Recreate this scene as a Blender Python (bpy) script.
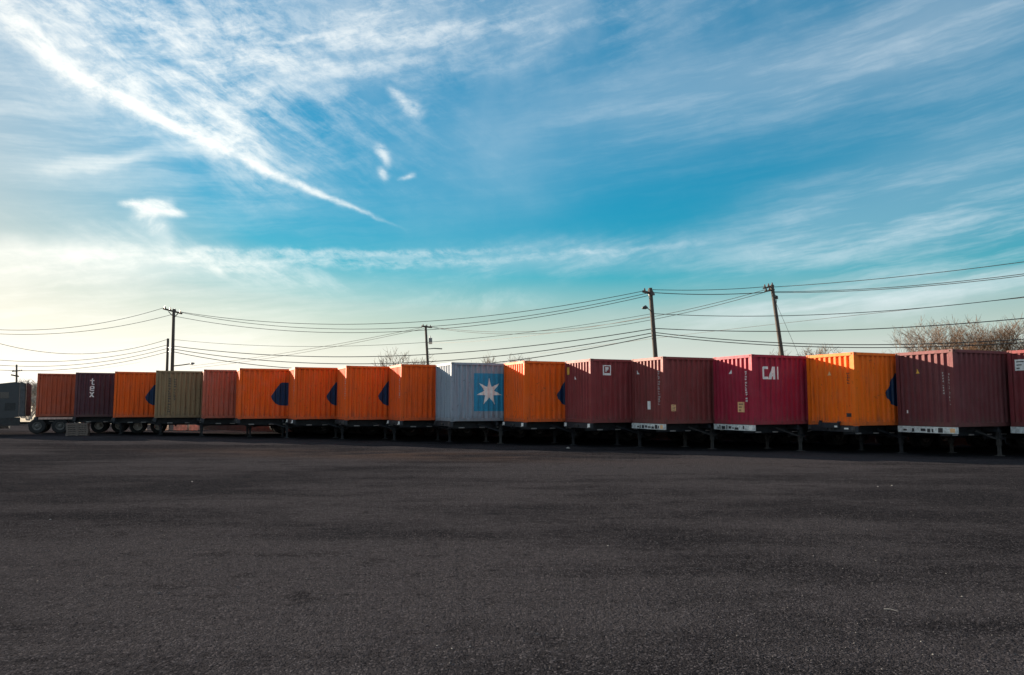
import bpy, math, random
from mathutils import Vector, Matrix
R = math.radians
random.seed(7)
for o in list(bpy.data.objects): bpy.data.objects.remove(o)
sc = bpy.context.scene
COL = sc.collection

# ---------------------------------------------------------------- camera
F, PITCH, EYE = 750.0, R(5.04), 2.0
cam = bpy.data.cameras.new('camera'); camo = bpy.data.objects.new('camera', cam); COL.objects.link(camo)
cam.sensor_width = 36; cam.lens = F / 1024 * 36; cam.clip_end = 5000; cam.clip_start = .05
camo.location = (0, 0, EYE); camo.rotation_euler = (R(90) + PITCH, 0, 0)
sc.camera = camo
sc.render.resolution_x, sc.render.resolution_y = 1024, 675

def ray(px, py):
    c, s = math.cos(PITCH), math.sin(PITCH)
    x, u = (px - 512) / F, (337.5 - py) / F
    return Vector((x, c - u * s, s + u * c))
def at(px, py, Y):                       # a pixel's direction taken out to depth Y
    r = ray(px, py); r = r * (Y / r.y); return Vector((r.x, Y, EYE + r.z))
def on_ground(px, py):
    r = ray(px, py); r = r * (-EYE / r.z); return Vector((r.x, r.y, 0))
def uv_of(px, py):
    r = ray(px, py).normalized(); return math.atan2(r.x, r.y), math.asin(r.z)

# ---------------------------------------------------------------- light
SUN_AZ, SUN_EL = -55.5, 12.2             # degrees left of the camera's heading, degrees up
EXPOSURE, SKY_K, SUN_K = 1.75, 0.066, 5.0
sd = bpy.data.lights.new('sun', 'SUN'); so = bpy.data.objects.new('sun', sd); COL.objects.link(so)
sd.energy = SUN_K; sd.angle = R(.55); sd.color = (1, .83, .64)
to_sun = Vector((math.sin(R(SUN_AZ)) * math.cos(R(SUN_EL)), math.cos(R(SUN_AZ)) * math.cos(R(SUN_EL)), math.sin(R(SUN_EL))))
so.rotation_euler = to_sun.to_track_quat('Z', 'Y').to_euler(); so.location = (-60, 40, 40)
sc.view_settings.view_transform = 'Standard'; sc.view_settings.look = 'None'
sc.view_settings.exposure = EXPOSURE; sc.view_settings.gamma = 1; sc.view_settings.use_curve_mapping = False

# ---------------------------------------------------------------- sky
W = bpy.data.worlds.new('World'); sc.world = W; W.use_nodes = True
W.cycles.sampling_method = 'NONE'          # an even sky: plain bounces find it with less noise
sc.cycles.use_denoising = True
class G:                                  # tiny expression builder over math nodes
    tree = None
    def __init__(s, k): s.k = k
    @staticmethod
    def op(o, *a):
        n = G.tree.nodes.new('ShaderNodeMath'); n.operation = o
        for i, v in enumerate(a):
            if isinstance(v, G): G.tree.links.new(v.k, n.inputs[i])
            else: n.inputs[i].default_value = v
        return G(n.outputs[0])
    def __add__(s, b): return G.op('ADD', s, b)
    __radd__ = __add__
    def __mul__(s, b): return G.op('MULTIPLY', s, b)
    __rmul__ = __mul__
    def __sub__(s, b): return G.op('SUBTRACT', s, b)
    def __rsub__(s, b): return G.op('SUBTRACT', b, s)
    def __rtruediv__(s, b): return G.op('DIVIDE', b, s)
    def __truediv__(s, b): return G.op('DIVIDE', s, b)
def gexp(a): return G.op('EXPONENT', a)
def gmax(a, b): return G.op('MAXIMUM', a, b)
def gmin(a, b): return G.op('MINIMUM', a, b)
def smooth(a, lo, hi):
    n = G.tree.nodes.new('ShaderNodeMapRange'); n.interpolation_type = 'SMOOTHSTEP'
    G.tree.links.new(a.k, n.inputs[0]); n.inputs[1].default_value = lo; n.inputs[2].default_value = hi
    return G(n.outputs[0])
def comb(x, y, z=0.0):
    n = G.tree.nodes.new('ShaderNodeCombineXYZ')
    for i, v in enumerate((x, y, z)):
        if isinstance(v, G): G.tree.links.new(v.k, n.inputs[i])
        else: n.inputs[i].default_value = v
    return n.outputs[0]
def noise(vec, scale, detail=5, rough=.55, dist=0.0):
    n = G.tree.nodes.new('ShaderNodeTexNoise'); n.inputs['Scale'].default_value = scale
    n.inputs['Detail'].default_value = detail; n.inputs['Roughness'].default_value = rough; n.inputs['Distortion'].default_value = dist
    G.tree.links.new(vec, n.inputs['Vector']); return G(n.outputs[0])

def build_sky():
    t = W.node_tree; t.nodes.clear(); G.tree = t; L = t.links
    out = t.nodes.new('ShaderNodeOutputWorld'); bg = t.nodes.new('ShaderNodeBackground')
    sky = t.nodes.new('ShaderNodeTexSky'); sky.sky_type = 'NISHITA'; sky.sun_disc = False
    sky.sun_elevation = R(SUN_EL); sky.sun_rotation = R(SUN_AZ)
    sky.air_density = 1.15; sky.dust_density = .5; sky.ozone_density = 2.2; sky.altitude = 100
    tc = t.nodes.new('ShaderNodeTexCoord'); nrm = t.nodes.new('ShaderNodeVectorMath'); nrm.operation = 'NORMALIZE'
    L.new(tc.outputs['Generated'], nrm.inputs[0])
    sep = t.nodes.new('ShaderNodeSeparateXYZ'); L.new(nrm.outputs[0], sep.inputs[0])
    x, y, z = (G(sep.outputs[i]) for i in range(3))
    u = G.op('ARCTAN2', x, y); v = G.op('ARCSINE', z)
    sund = G.op('ADD', x * to_sun.x + y * to_sun.y, z * to_sun.z)
    base = comb(u, v)
    # warp so that no edge is clean
    w1 = noise(base, 9, 4) - .5; w2 = noise(comb(u + 7.3, v + 2.1), 9, 4) - .5
    w3 = noise(comb(u + 3.7, v + 9.4), 40, 4) - .5
    uu = u + w1 * .05 + w3 * .012; vv = v + w2 * .04 + w3 * .010
    def stroke(p0, p1, wa, wb, amp, fade=.25, warp=True, skew=0):
        a, b = uv_of(*p0), uv_of(*p1)
        dx, dy = b[0] - a[0], b[1] - a[1]; ln = math.hypot(dx, dy); ex, ey = dx / ln, dy / ln
        U, V = (uu, vv) if warp else (u + w1 * .012 + w3 * .008, v + w2 * .012 + w3 * .008)
        px, py = U - a[0], V - a[1]
        tt = (px * ex + py * ey) / ln; d = px * -ey + py * ex
        wd = tt * ((wb - wa) / F) + wa / F; wd = gmax(wd, 1.5 / F)
        q = d / wd
        m = gexp(q * q * -1) * smooth(tt, -fade, fade) * smooth(1 - tt, -fade, fade)
        return m * amp
    def blob(c, sx, sy, rot, amp):
        a = uv_of(*c); cr, sr = math.cos(R(rot)), math.sin(R(rot))
        px, py = uu - a[0], vv - a[1]
        p = (px * cr + py * sr) * (F / sx); q = (py * cr - px * sr) * (F / sy)
        return gexp((p * p + q * q) * -1) * amp
    # fibrous textures, stretched along the wind, and a fine mottle
    def fibre(rot, s1, s2, det=5):
        cr, sr = math.cos(R(rot)), math.sin(R(rot))
        return noise(comb((uf * cr + vf * sr) * s1, (vf * cr - uf * sr) * s2, rot * .13), 1, det, .62)
    uf, vf = u + w1 * .020, v + w2 * .016
    mott = smooth(noise(comb((u + w1 * .05) * .55 + v * .22, v + w2 * .05), 58, 5, .70), .30, .70)
    tA = smooth(fibre(14, 8, 44), .40, .70) * (mott * .65 + .35); tB = smooth(fibre(-28, 10, 50), .38, .68) * (mott * .7 + .3)
    tC = smooth(fibre(6, 5, 46), .38, .70) * (mott * .35 + .65); tD = smooth(fibre(50, 14, 26), .36, .66) * (mott * .6 + .4)
    soft = smooth(noise(base, 5.5, 5, .5), .3, .72)
    # the contrail that has spread
    trail = stroke((-60, -45), (85, 82), 15, 9, .62, warp=False) * (mott * .7 + .35) + stroke((62, 68), (352, 207), 7, 2.2, .9, fade=.24, warp=False) * (mott * .7 + .45) + stroke((90, 78), (250, 152), 18, 12, .35, warp=False) * mott
    halo = stroke((-40, -20), (300, 172), 36, 16, .30, warp=False) * (tB * .6 + .3)
    fan = blob((170, 52), 190, 52, -12, .55) * (tB * .75 + tA * .35) + blob((215, 112), 75, 36, -38, .58) * (tB * .8 + tD * .3) + blob((320, 42), 210, 32, 12, .50) * (tA * .9 + .1) + blob((245, 25), 240, 36, 4, .24) * mott
    arc = stroke((236, 148), (226, 110), 10, 9, .40) * (tD * .7 + .2) + stroke((226, 112), (262, 82), 9, 12, .26) * (mott * .6 + .2) + stroke((262, 84), (340, 74), 10, 16, .16)
    veil_top = blob((430, 10), 420, 62, 2, .36) * (tA * .5 + soft * .6) + blob((950, 20), 330, 46, 12, .26) * (tC * .6 + .4)
    veil_l = blob((60, 130), 190, 60, -10, .30) * (tC * .7 + .2) + stroke((40, 168), (215, 148), 6, 8, .40) * (tC * .6 + .4)
    band = stroke((-80, 250), (620, 250), 8, 3, .62) * (tC * .7 + mott * .4) + stroke((150, 249), (480, 251), 4, 3, .35, warp=False) * mott + stroke((-60, 272), (190, 262), 24, 16, .62) * (tA * .6 + .3) + blob((225, 262), 110, 13, -8, .55) * (tB * .8 + .1) + blob((30, 250), 110, 12, 0, .3)
    puff = (stroke((124, 205), (170, 206), 2.6, 4.5, 1.1, fade=.2, warp=False) + stroke((138, 210), (182, 214), 5.5, 3, .9, fade=.22, warp=False)) * (mott * .8 + .3) + stroke((146, 210), (168, 246), 16, 6, .85, warp=False) * (tD * .8 + .25)
    puffs = stroke((392, 90), (420, 116), 4, 8, .55, warp=False) * (tD * .6 + mott * .5) + stroke((379, 146), (388, 163), 5, 3.5, .6, fade=.4, warp=False) * (mott * 1.0 + .1) + stroke((380, 169), (388, 176), 3.2, 3.2, .65, fade=.5, warp=False) * (mott * .8 + .3) + stroke((402, 178), (413, 175), 1.8, 2.6, .7, fade=.5, warp=False) * (mott * .8 + .3)
    right = stroke((545, 110), (1060, -10), 26, 40, .18) * (tC * .5 + .5) + stroke((720, 262), (1080, 120), 34, 60, .30) * (tC * .6 + .4) + blob((960, 225), 200, 24, 3, .40) * (tC * .9 + .1) + blob((480, 130), 130, 80, 30, .14) * (soft * .7 + .3)
    low = blob((850, 303), 160, 14, 4, .55) * (tC * .6 + .4) + blob((560, 258), 130, 16, 3, .42) * (tA * .7 + .3) + blob((100, 305), 240, 34, 2, .30) * (tC * .8 + .2) + blob((1000, 270), 200, 20, 6, .34) * tC + blob((480, 300), 60, 10, 0, .2) * tD + blob((150, 345), 320, 18, 0, .25) * tC
    # thicker cirrus out of view, added to brighten the shaded container sides
    zz = gmax(z, .0) + .12
    plane = comb(x / zz, y / zz)
    fill_cirrus = smooth(noise(plane, .8, 5, .6), .32, .70) * 1.2 * gmax(smooth(G.op('ABSOLUTE', u), .62, .95), smooth(v, .58, .85))
    vq = v / .085; haze = (gexp(vq * vq * -1) * .80 + gexp(v * -9.0) * .12) * (smooth(sund, .66, .97) * .9 + 1)
    a = trail + halo + fan + arc + veil_top + veil_l + band + puff + puffs + right + low + fill_cirrus + haze
    a = gmin(1 - gexp(a * -1.25), .97)
    
    # tint of the clear air: this sky is a deep teal blue overhead
    hs = t.nodes.new('ShaderNodeHueSaturation'); hs.inputs['Hue'].default_value = SKY_HUE; hs.inputs['Saturation'].default_value = SKY_SAT; hs.inputs['Value'].default_value = 1
    bw = t.nodes.new('ShaderNodeRGBToBW'); L.new(sky.outputs[0], bw.inputs[0])
    den = 1 / (G(bw.outputs[0]) * (1 / SKY_SOFT) + 1)          # compresses sky brightness, most in the glow round the sun
    vs = t.nodes.new('ShaderNodeVectorMath'); vs.operation = 'SCALE'; L.new(sky.outputs[0], vs.inputs[0]); L.new(den.k, vs.inputs['Scale'])
    L.new(vs.outputs[0], hs.inputs['Color'])
    sat = smooth(v, .03, .25) * (1 - smooth(sund, .72, .97) * .8) * (SKY_SAT - 1.1) + 1.1; L.new(sat.k, hs.inputs['Saturation'])      # colour deepens with height above the horizon
    cl = t.nodes.new('ShaderNodeMix'); cl.data_type = 'RGBA'      # cloud colour: lit warm towards the sun
    L.new(smooth(sund, .35, .98).k, cl.inputs[0])
    cl.inputs[6].default_value = CLOUD_FAR; cl.inputs[7].default_value = CLOUD_SUN
    mx = t.nodes.new('ShaderNodeMix'); mx.data_type = 'RGBA'
    L.new(a.k, mx.inputs[0]); L.new(hs.outputs[0], mx.inputs[6]); L.new(cl.outputs[2], mx.inputs[7])
    L.new(mx.outputs[2], bg.inputs['Color']); bg.inputs['Strength'].default_value = SKY_K
    L.new(bg.outputs[0], out.inputs[0])
SKY_HUE, SKY_SAT, SKY_SOFT = .486, 3.1, 4.2
CLOUD_FAR, CLOUD_SUN = (4.2, 4.5, 4.65, 1), (6.2, 5.95, 5.4, 1)
build_sky()

# ================================================================ helpers
class MB:
    def __init__(s): s.v = []; s.f = []
    def poly(s, pts):
        b = len(s.v); s.v += [tuple(p) for p in pts]; s.f.append(tuple(range(b, b + len(pts)))); return s
    def box(s, x0, x1, y0, y1, z0, z1):
        b = len(s.v)
        s.v += [(x0, y0, z0), (x1, y0, z0), (x1, y1, z0), (x0, y1, z0), (x0, y0, z1), (x1, y0, z1), (x1, y1, z1), (x0, y1, z1)]
        s.f += [tuple(b + i for i in q) for q in ((3, 2, 1, 0), (4, 5, 6, 7), (0, 1, 5, 4), (1, 2, 6, 5), (2, 3, 7, 6), (3, 0, 4, 7))]
        return s
    def tube(s, pts, rad, n=8, cap=True, up=None):
        pts = [Vector(p) for p in pts]; m = len(pts)
        rad = rad if isinstance(rad, (list, tuple)) else [rad] * m
        b = len(s.v)
        for i, p in enumerate(pts):
            d = (pts[min(i + 1, m - 1)] - pts[max(i - 1, 0)]).normalized()
            r = Vector((0, 0, 1)) if abs(d.z) < .9 else Vector((1, 0, 0))
            e1 = d.cross(r).normalized(); e2 = e1.cross(d)
            for k in range(n):
                a = 2 * math.pi * (k + .5) / n
                s.v.append(tuple(p + (e1 * math.cos(a) + e2 * math.sin(a)) * rad[i]))
        for i in range(m - 1):
            for k in range(n):
                k2 = (k + 1) % n
                s.f.append((b + i * n + k, b + i * n + k2, b + (i + 1) * n + k2, b + (i + 1) * n + k))
        if cap:
            s.f.append(tuple(b + k for k in range(n))[::-1]); s.f.append(tuple(b + (m - 1) * n + k for k in range(n)))
        return s
    def bar(s, p, q, w, h=None):           # square bar between two points
        return s.tube([p, q], w * .7071, 4)
    def lathe_y(s, prof, cx, cz, n=24):    # (radius, y) profile turned about an axis along y
        b = len(s.v); m = len(prof)
        for r, y in prof:
            for k in range(n):
                a = 2 * math.pi * k / n; s.v.append((cx + r * math.cos(a), y, cz + r * math.sin(a)))
        for i in range(m - 1):
            for k in range(n):
                k2 = (k + 1) % n; s.f.append((b + i * n + k, b + (i + 1) * n + k, b + (i + 1) * n + k2, b + i * n + k2))
        return s
    def prism_y(s, prof, y0, y1):          # side outline (x, z) pushed through from y0 to y1
        b = len(s.v); n = len(prof)
        s.v += [(x, y0, z) for x, z in prof] + [(x, y1, z) for x, z in prof]
        s.f.append(tuple(range(b, b + n))); s.f.append(tuple(range(b + n, b + 2 * n))[::-1])
        for i in range(n):
            j = (i + 1) % n; s.f.append((b + j, b + i, b + n + i, b + n + j))
        return s
    def mesh(s, name, smooth_=False):
        me = bpy.data.meshes.new(name); me.from_pydata(s.v, [], s.f); me.update()
        me.materials.append(None)
        if smooth_: me.polygons.foreach_set('use_smooth', [True] * len(me.polygons))
        return me
def obj(name, me, mat, parent=None, loc=None, rotz=None):
    o = bpy.data.objects.new(name, me); COL.objects.link(o)
    if me is not None and mat is not None:
        if me.materials[0] is None and me.users == 1: me.materials[0] = mat
        if me.materials[0] is not mat:
            o.material_slots[0].link = 'OBJECT'; o.material_slots[0].material = mat
    if parent: o.parent = parent
    if loc is not None: o.location = loc
    if rotz is not None: o.rotation_euler = (0, 0, rotz)
    return o
def tag(o, label=None, cat=None, group=None, kind=None):
    for k, v in (('label', label), ('category', cat), ('group', group), ('kind', kind)):
        if v: o[k] = v
    return o
def empty(name, loc, rotz=0):
    o = bpy.data.objects.new(name, None); COL.objects.link(o); o.location = loc; o.rotation_euler = (0, 0, rotz); o.empty_display_size = .3; return o

# ---------------------------------------------------------------- materials
def newmat(name):
    m = bpy.data.materials.new(name); m.use_nodes = True; t = m.node_tree
    return m, t, t.nodes['Principled BSDF']
def mixcol(t, fac, a, b):
    n = t.nodes.new('ShaderNodeMix'); n.data_type = 'RGBA'
    for i, v in ((6, a), (7, b)):
        if isinstance(v, (tuple, list)): n.inputs[i].default_value = (*v[:3], 1)
        else: t.links.new(v, n.inputs[i])
    if isinstance(fac, G): t.links.new(fac.k, n.inputs[0])
    else: n.inputs[0].default_value = fac
    return n.outputs[2]
def coords(t, seed=0.0, scale=(1, 1, 1)):
    tc = t.nodes.new('ShaderNodeTexCoord'); mp = t.nodes.new('ShaderNodeMapping')
    mp.inputs['Location'].default_value = (seed * 3.17, seed * 1.91, seed * 2.63); mp.inputs['Scale'].default_value = scale
    t.links.new(tc.outputs['Object'], mp.inputs[0]); return mp.outputs[0]
def bump(t, bs, h, strength, dist):
    b = t.nodes.new('ShaderNodeBump'); b.inputs['Strength'].default_value = strength; b.inputs['Distance'].default_value = dist
    t.links.new(h.k, b.inputs['Height']); t.links.new(b.outputs[0], bs.inputs['Normal'])
def paint(name, col, seed, fade=.25, rust=.35, rough=.5):
    """weathered container paint: chalky fading in patches, run-off streaks, rust at the scrapes"""
    m, t, bs = newmat(name); G.tree = t
    c = coords(t, seed); cs = coords(t, seed + 5, (7, 7, .45)); cf = coords(t, seed + 9)
    n1 = noise(c, 1.3, 6, .6); n2 = noise(cs, 1.0, 6, .65); n3 = noise(cf, 6, 7, .72); n4 = noise(c, 30, 3); n5 = noise(coords(t, seed + 2, (11, 11, .8)), 1, 5, .7)
    chalk = tuple(min(1, v * .80 + .09) for v in col); dark = tuple(v * .5 for v in col)
    k = mixcol(t, smooth(n1, .40, .72) * fade, col, chalk)
    k = mixcol(t, smooth(n2, .50, .72) * .6, k, dark)
    k = mixcol(t, smooth(n5, .58, .72) * smooth(n1, .40, .62) * (rust * 1.2), k, (.10, .042, .020))      # rust runs
    k = mixcol(t, smooth(n3, .60 - rust * .05, .70) * min(rust * 1.5, .9), k, (.085, .035, .018))       # scrapes
    k = mixcol(t, smooth(n4 * .5 + n2 * .5, .3, .7) * .16, k, (.14, .11, .085))
    sz = t.nodes.new('ShaderNodeSeparateXYZ'); tz = t.nodes.new('ShaderNodeTexCoord'); t.links.new(tz.outputs['Object'], sz.inputs[0])
    splash = smooth(.42 - G(sz.outputs[2]) + (n2 - .5) * .9, .0, .4)
    k = mixcol(t, splash * .35, k, (.10, .08, .065))                                                   # road grime thrown up the lower panels
    t.links.new(k, bs.inputs['Base Color'])
    r = n1 * .3 + rough - .12; t.links.new(r.k, bs.inputs['Roughness'])
    bs.inputs['Specular IOR Level'].default_value = .14
    bump(t, bs, n1 * 1.0 + n3 * .12, .5, .05)
    return m
def plain(name, col, rough=.6, metal=0, var=.35, scale=6, seed=0, spec=.4):
    m, t, bs = newmat(name); G.tree = t
    n = noise(coords(t, seed), scale, 6, .65)
    k = mixcol(t, smooth(n, .3, .75), tuple(v * (1 + var) for v in col), tuple(v * (1 - var) for v in col))
    t.links.new(k, bs.inputs['Base Color']); bs.inputs['Roughness'].default_value = rough; bs.inputs['Metallic'].default_value = metal
    bs.inputs['Specular IOR Level'].default_value = spec
    return m
MAT = dict(
    chassis=plain('chassis_steel', (.022, .024, .030), .6), steel=plain('dull_steel', (.05, .048, .049), .6, .2),
    tyre=plain('tyre_rubber', (.018, .018, .019), .85, scale=20), rim=plain('painted_rim', (.42, .39, .36), .5),
    rimdark=plain('dusty_rim', (.10, .095, .09), .6),
    white=plain('bolster_white', (.55, .57, .56), .6, scale=9), ink=plain('dark_ink', (.03, .03, .035), .6),
    decal=plain('white_decal', (.80, .78, .75), .5, var=.1), yellow=plain('yellow_decal', (.72, .42, .06), .5, var=.1), tan=plain('tan_decal', (.78, .45, .22), .5, var=.12),
    blue=plain('blue_logo', (.004, .024, .075), .5, var=.15), cyan=plain('light_blue_logo', (.02, .25, .42), .5, var=.12),
    reflect=plain('reflector_tape', (.45, .42, .42), .35, var=.3, scale=30), redlens=plain('red_lens', (.35, .01, .01), .25, var=.1),
    wood=plain('pole_wood', (.052, .044, .038), .9, scale=14), wire=plain('wire_black', (.02, .02, .022), .6, var=.1),
    iron=plain('dark_iron', (.035, .035, .038), .5), ceramic=plain('insulator', (.10, .07, .06), .3), zinc=plain('transformer_grey', (.16, .17, .18), .5),
    glasslamp=plain('lamp_glass', (.3, .3, .28), .2), pallet=plain('weathered_timber', (.115, .092, .08), .85, scale=12),
    fadedink=plain('faded_white_print', (.42, .40, .39), .6, var=.3, scale=25), extender=plain('extender_grey', (.055, .055, .06), .45), sunlitrail=plain('painted_sunlit_rail', (.55, .36, .30), .7), shadewall=plain('shade_wall_dark', (.03, .029, .029), .9, scale=3), concrete=plain('barrier_concrete', (.50, .42, .34), .9, scale=5), bark=plain('grey_bark', (.11, .085, .065), .95, scale=10), brown=plain('brown_twigs', (.115, .066, .038), .95, scale=4),
    pale=plain('pale_twigs', (.30, .27, .24), .95, scale=4), floor=plain('container_floor', (.10, .07, .045), .8),
    truck=plain('truck_paint', (.026, .028, .034), .38, var=.12, scale=2, spec=.5), truckdark=plain('truck_trim', (.018, .018, .02), .5), glass=plain('dark_glass', (.012, .014, .017), .1, var=.1, spec=.6), chrome=plain('dusty_chrome', (.5, .5, .5), .3, .9),
    stone=plain('gravel_stone', (.06, .058, .06), .85, scale=60, var=.55), chip=plain('pale_chip', (.20, .19, .18), .8, scale=30, var=.2),
)

GA, GB = (.0142, .0140, .0162), (.0360, .0342, .0382)
def asphalt():
    """old coarse asphalt: open grit, worn tracks, darker oily and damp blotches, dusty lighter areas"""
    m, t, bs = newmat('worn_asphalt'); G.tree = t
    c = coords(t); cw = coords(t, 3, (.45, 1.0, 1)); ct = coords(t, 8, (.16, 1.0, 1))
    big = noise(cw, .10, 4, .6); mid = noise(cw, .45, 5, .65); trk = noise(ct, .55, 4, .6); worn = noise(c, 1.7, 5, .68)
    lump = noise(c, 7, 4, .7); grit = noise(c, 26, 4, .78); fine = noise(c, 80, 2, .7)
    vo = t.nodes.new('ShaderNodeTexVoronoi'); vo.inputs['Scale'].default_value = 55; t.links.new(c, vo.inputs['Vector'])
    sep = t.nodes.new('ShaderNodeSeparateColor'); t.links.new(vo.outputs['Color'], sep.inputs[0]); vd = G(vo.outputs['Distance'])
    vo2 = t.nodes.new('ShaderNodeTexVoronoi'); vo2.inputs['Scale'].default_value = 19; t.links.new(c, vo2.inputs['Vector']); vd2 = G(vo2.outputs['Distance'])
    tone = (mid - .5) * 1.4 + (big - .5) * 2.2 + (trk - .5) * 1.0 + (worn - .5) * .6 + .5
    k = mixcol(t, smooth(tone, .22, .80), GA, GB)
    k = mixcol(t, smooth(mid * .5 + worn * .5, .56, .66) * .6, k, tuple(v * .6 for v in GA))          # oily blotches
    gg = (grit - .5) * 1.3 + (fine - .5) * .8 + (lump - .5) * .6 + .5
    k = mixcol(t, smooth(gg, .54, .80) * .75, k, tuple(v * 1.8 for v in GB))
    k = mixcol(t, smooth(1 - gg, .52, .78) * .85, k, tuple(v * .3 for v in GA))
    k = mixcol(t, smooth(G(sep.outputs[0]), .86, .98) * .6, k, tuple(v * 2.4 for v in GB))
    sx = t.nodes.new('ShaderNodeSeparateXYZ'); tc = t.nodes.new('ShaderNodeTexCoord'); t.links.new(tc.outputs['Object'], sx.inputs[0])
    dx = (G(sx.outputs[0]) + 5.0) / 9.0; dy = (G(sx.outputs[1]) + G(sx.outputs[0]) * .25 - 28.6) / 2.2   # a patch of reddish dust
    k = mixcol(t, gexp((dx * dx + dy * dy) * -1) * smooth(mid, .35, .6) * .6, k, (.060, .040, .032))
    t.links.new(k, bs.inputs['Base Color'])
    bs.inputs['Specular IOR Level'].default_value = 0; bs.inputs['Roughness'].default_value = 1
    bump(t, bs, grit * 1.2 + (1 - vd * 1.3) * .5 + (1 - vd2) * .5 + fine * .35 + lump * 1.2 + worn * 1.6, 1.0, .019)
    return m
def dirt():
    m, t, bs = newmat('dry_dirt'); G.tree = t
    c = coords(t); n = noise(c, .5, 6, .6); g = noise(c, 14, 5, .7)
    k = mixcol(t, smooth(n, .35, .65), (.30, .23, .16), (.20, .17, .10)); k = mixcol(t, smooth(g, .5, .7) * .5, k, (.12, .10, .07))
    t.links.new(k, bs.inputs['Base Color']); bs.inputs['Roughness'].default_value = .95
    bump(t, bs, g, .6, .05); return m
MAT['asphalt'] = asphalt(); MAT['dirt'] = dirt()

# ================================================================ the setting
g = MB(); S = 2000
g.poly([(-S, -S, 0), (S, -S, 0), (S, S, 0), (-S, S, 0)])
tag(obj('ground', g.mesh('ground'), MAT['asphalt']), kind='structure')
g = MB(); zz = .006
def row_y(x): return 36.0 - .47 * x
xs = [-400 + 10 * i for i in range(81)]
for a, b in zip(xs[:-1], xs[1:]):
    ja = [max(row_y(max(min(x, 60), -90)), 12) + 21 + 1.2 * math.sin(x * .31) + .7 * math.sin(x * .83) for x in (a, b)]
    g.poly([(a, ja[0], zz), (b, ja[1], zz), (b, 900, zz), (a, 900, zz)])
tag(obj('dirt_verge', g.mesh('dirt_verge'), MAT['dirt']), kind='structure')

# ================================================================ containers
PHI = R(23.85); CW, CH, ZB = 2.438, 2.896, 1.127
NV = Vector((math.sin(PHI), -math.cos(PHI), 0)); SV = Vector((math.cos(PHI), math.sin(PHI), 0))
def spot(i, t): return NV * (-61.3606 + 2.66029 * i) + SV * t
ROW = [-8.72, -6.21, -3.77, -1.36, 1.27, 3.09, 5.78, 8.07, 10.34, 12.12, 14.82, 16.87, 18.91, 21.40, 24.14, 26.18, 28.95]

SIDE = (.278, .058, .084, .050); FRONT = (.262, .060, .084, .050)        # pitch, depth, crest, slope
def prof_pts(a, b, spec):
    """breakpoints (s, inward depth) of the corrugation between a and b"""
    p, d, cr, sl = spec; n = int((b - a) / p); off = (b - a - n * p) / 2
    out = [(a, 0)]
    for i in range(n):
        s0 = a + off + i * p + (p - (cr + 2 * sl)) / 2 * 0
        lo = p - cr - 2 * sl
        out += [(s0 + cr / 2, 0), (s0 + cr / 2 + sl, d), (s0 + cr / 2 + sl + lo, d), (s0 + cr / 2 + 2 * sl + lo, 0)]
    out.append((b, 0)); return out
def depth_at(pts, s):
    for (a, da), (b, db) in zip(pts[:-1], pts[1:]):
        if a <= s <= b: return da + (db - da) * (s - a) / max(b - a, 1e-6)
    return 0
PS = {L: prof_pts(.17, L - .17, SIDE) for L in (12.192, 6.058)}
PF = prof_pts(.17, CW - .17, FRONT)
def clip(poly, s, keep_right):
    out = []
    for i in range(len(poly)):
        p, q = poly[i], poly[(i + 1) % len(poly)]
        ip = p[0] >= s if keep_right else p[0] <= s; iq = q[0] >= s if keep_right else q[0] <= s
        if ip: out.append(p)
        if ip != iq:
            k = (s - p[0]) / (q[0] - p[0]); out.append((s, p[1] + (q[1] - p[1]) * k))
    return out
LIFT = .004
def decal_side(polys, L, lift=LIFT):       # convex polygons (s, z) pressed onto the corrugated near side
    m = MB(); pts = PS[L]
    for po in polys:
        for (a, _), (b, _) in zip(pts[:-1], pts[1:]):
            c = clip(clip(po, a, True), b, False)
            if len(c) >= 3: m.poly([(s, depth_at(pts, min(max(s, a), b)) + .030 - lift, z) for s, z in c])
    return m
def decal_front(polys, lift=LIFT):         # r runs from the far edge (left as seen) to the near edge
    m = MB()
    for po in polys:
        q = [(CW - r, z) for r, z in po]
        for (a, _), (b, _) in zip(PF[:-1], PF[1:]):
            c = clip(clip(q, a, True), b, False)
            if len(c) >= 3: m.poly([(depth_at(PF, min(max(y, a), b)) + .030 - lift, y, z) for y, z in c])
    return m
def rect(x0, x1, z0, z1): return [(x0, z0), (x1, z0), (x1, z1), (x0, z1)]

MESH = {}
def shared(key, fn, smooth_=False):
    if key not in MESH: MESH[key] = fn().mesh(key[0] if isinstance(key, tuple) else key, smooth_)
    return MESH[key]
def m_side(L, y, sgn):
    m = MB(); p = PS[L]; z0, z1 = .16, CH - .11
    for (a, da), (b, db) in zip(p[:-1], p[1:]):
        q = [(a, y + sgn * (.03 + da), z0), (b, y + sgn * (.03 + db), z0), (b, y + sgn * (.03 + db), z1), (a, y + sgn * (.03 + da), z1)]
        m.poly(q if sgn > 0 else q[::-1])
    return m
def m_front():
    m = MB(); z0, z1 = .17, CH - .12
    for (a, da), (b, db) in zip(PF[:-1], PF[1:]):
        m.poly([(.03 + da, b, z0), (.03 + db if 0 else .03 + da, a, z0), (.03 + da, a, z1), (.03 + db, b, z1)] if 0 else
               [(.03 + db, b, z0), (.03 + da, a, z0), (.03 + da, a, z1), (.03 + db, b, z1)])
    return m
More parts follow.
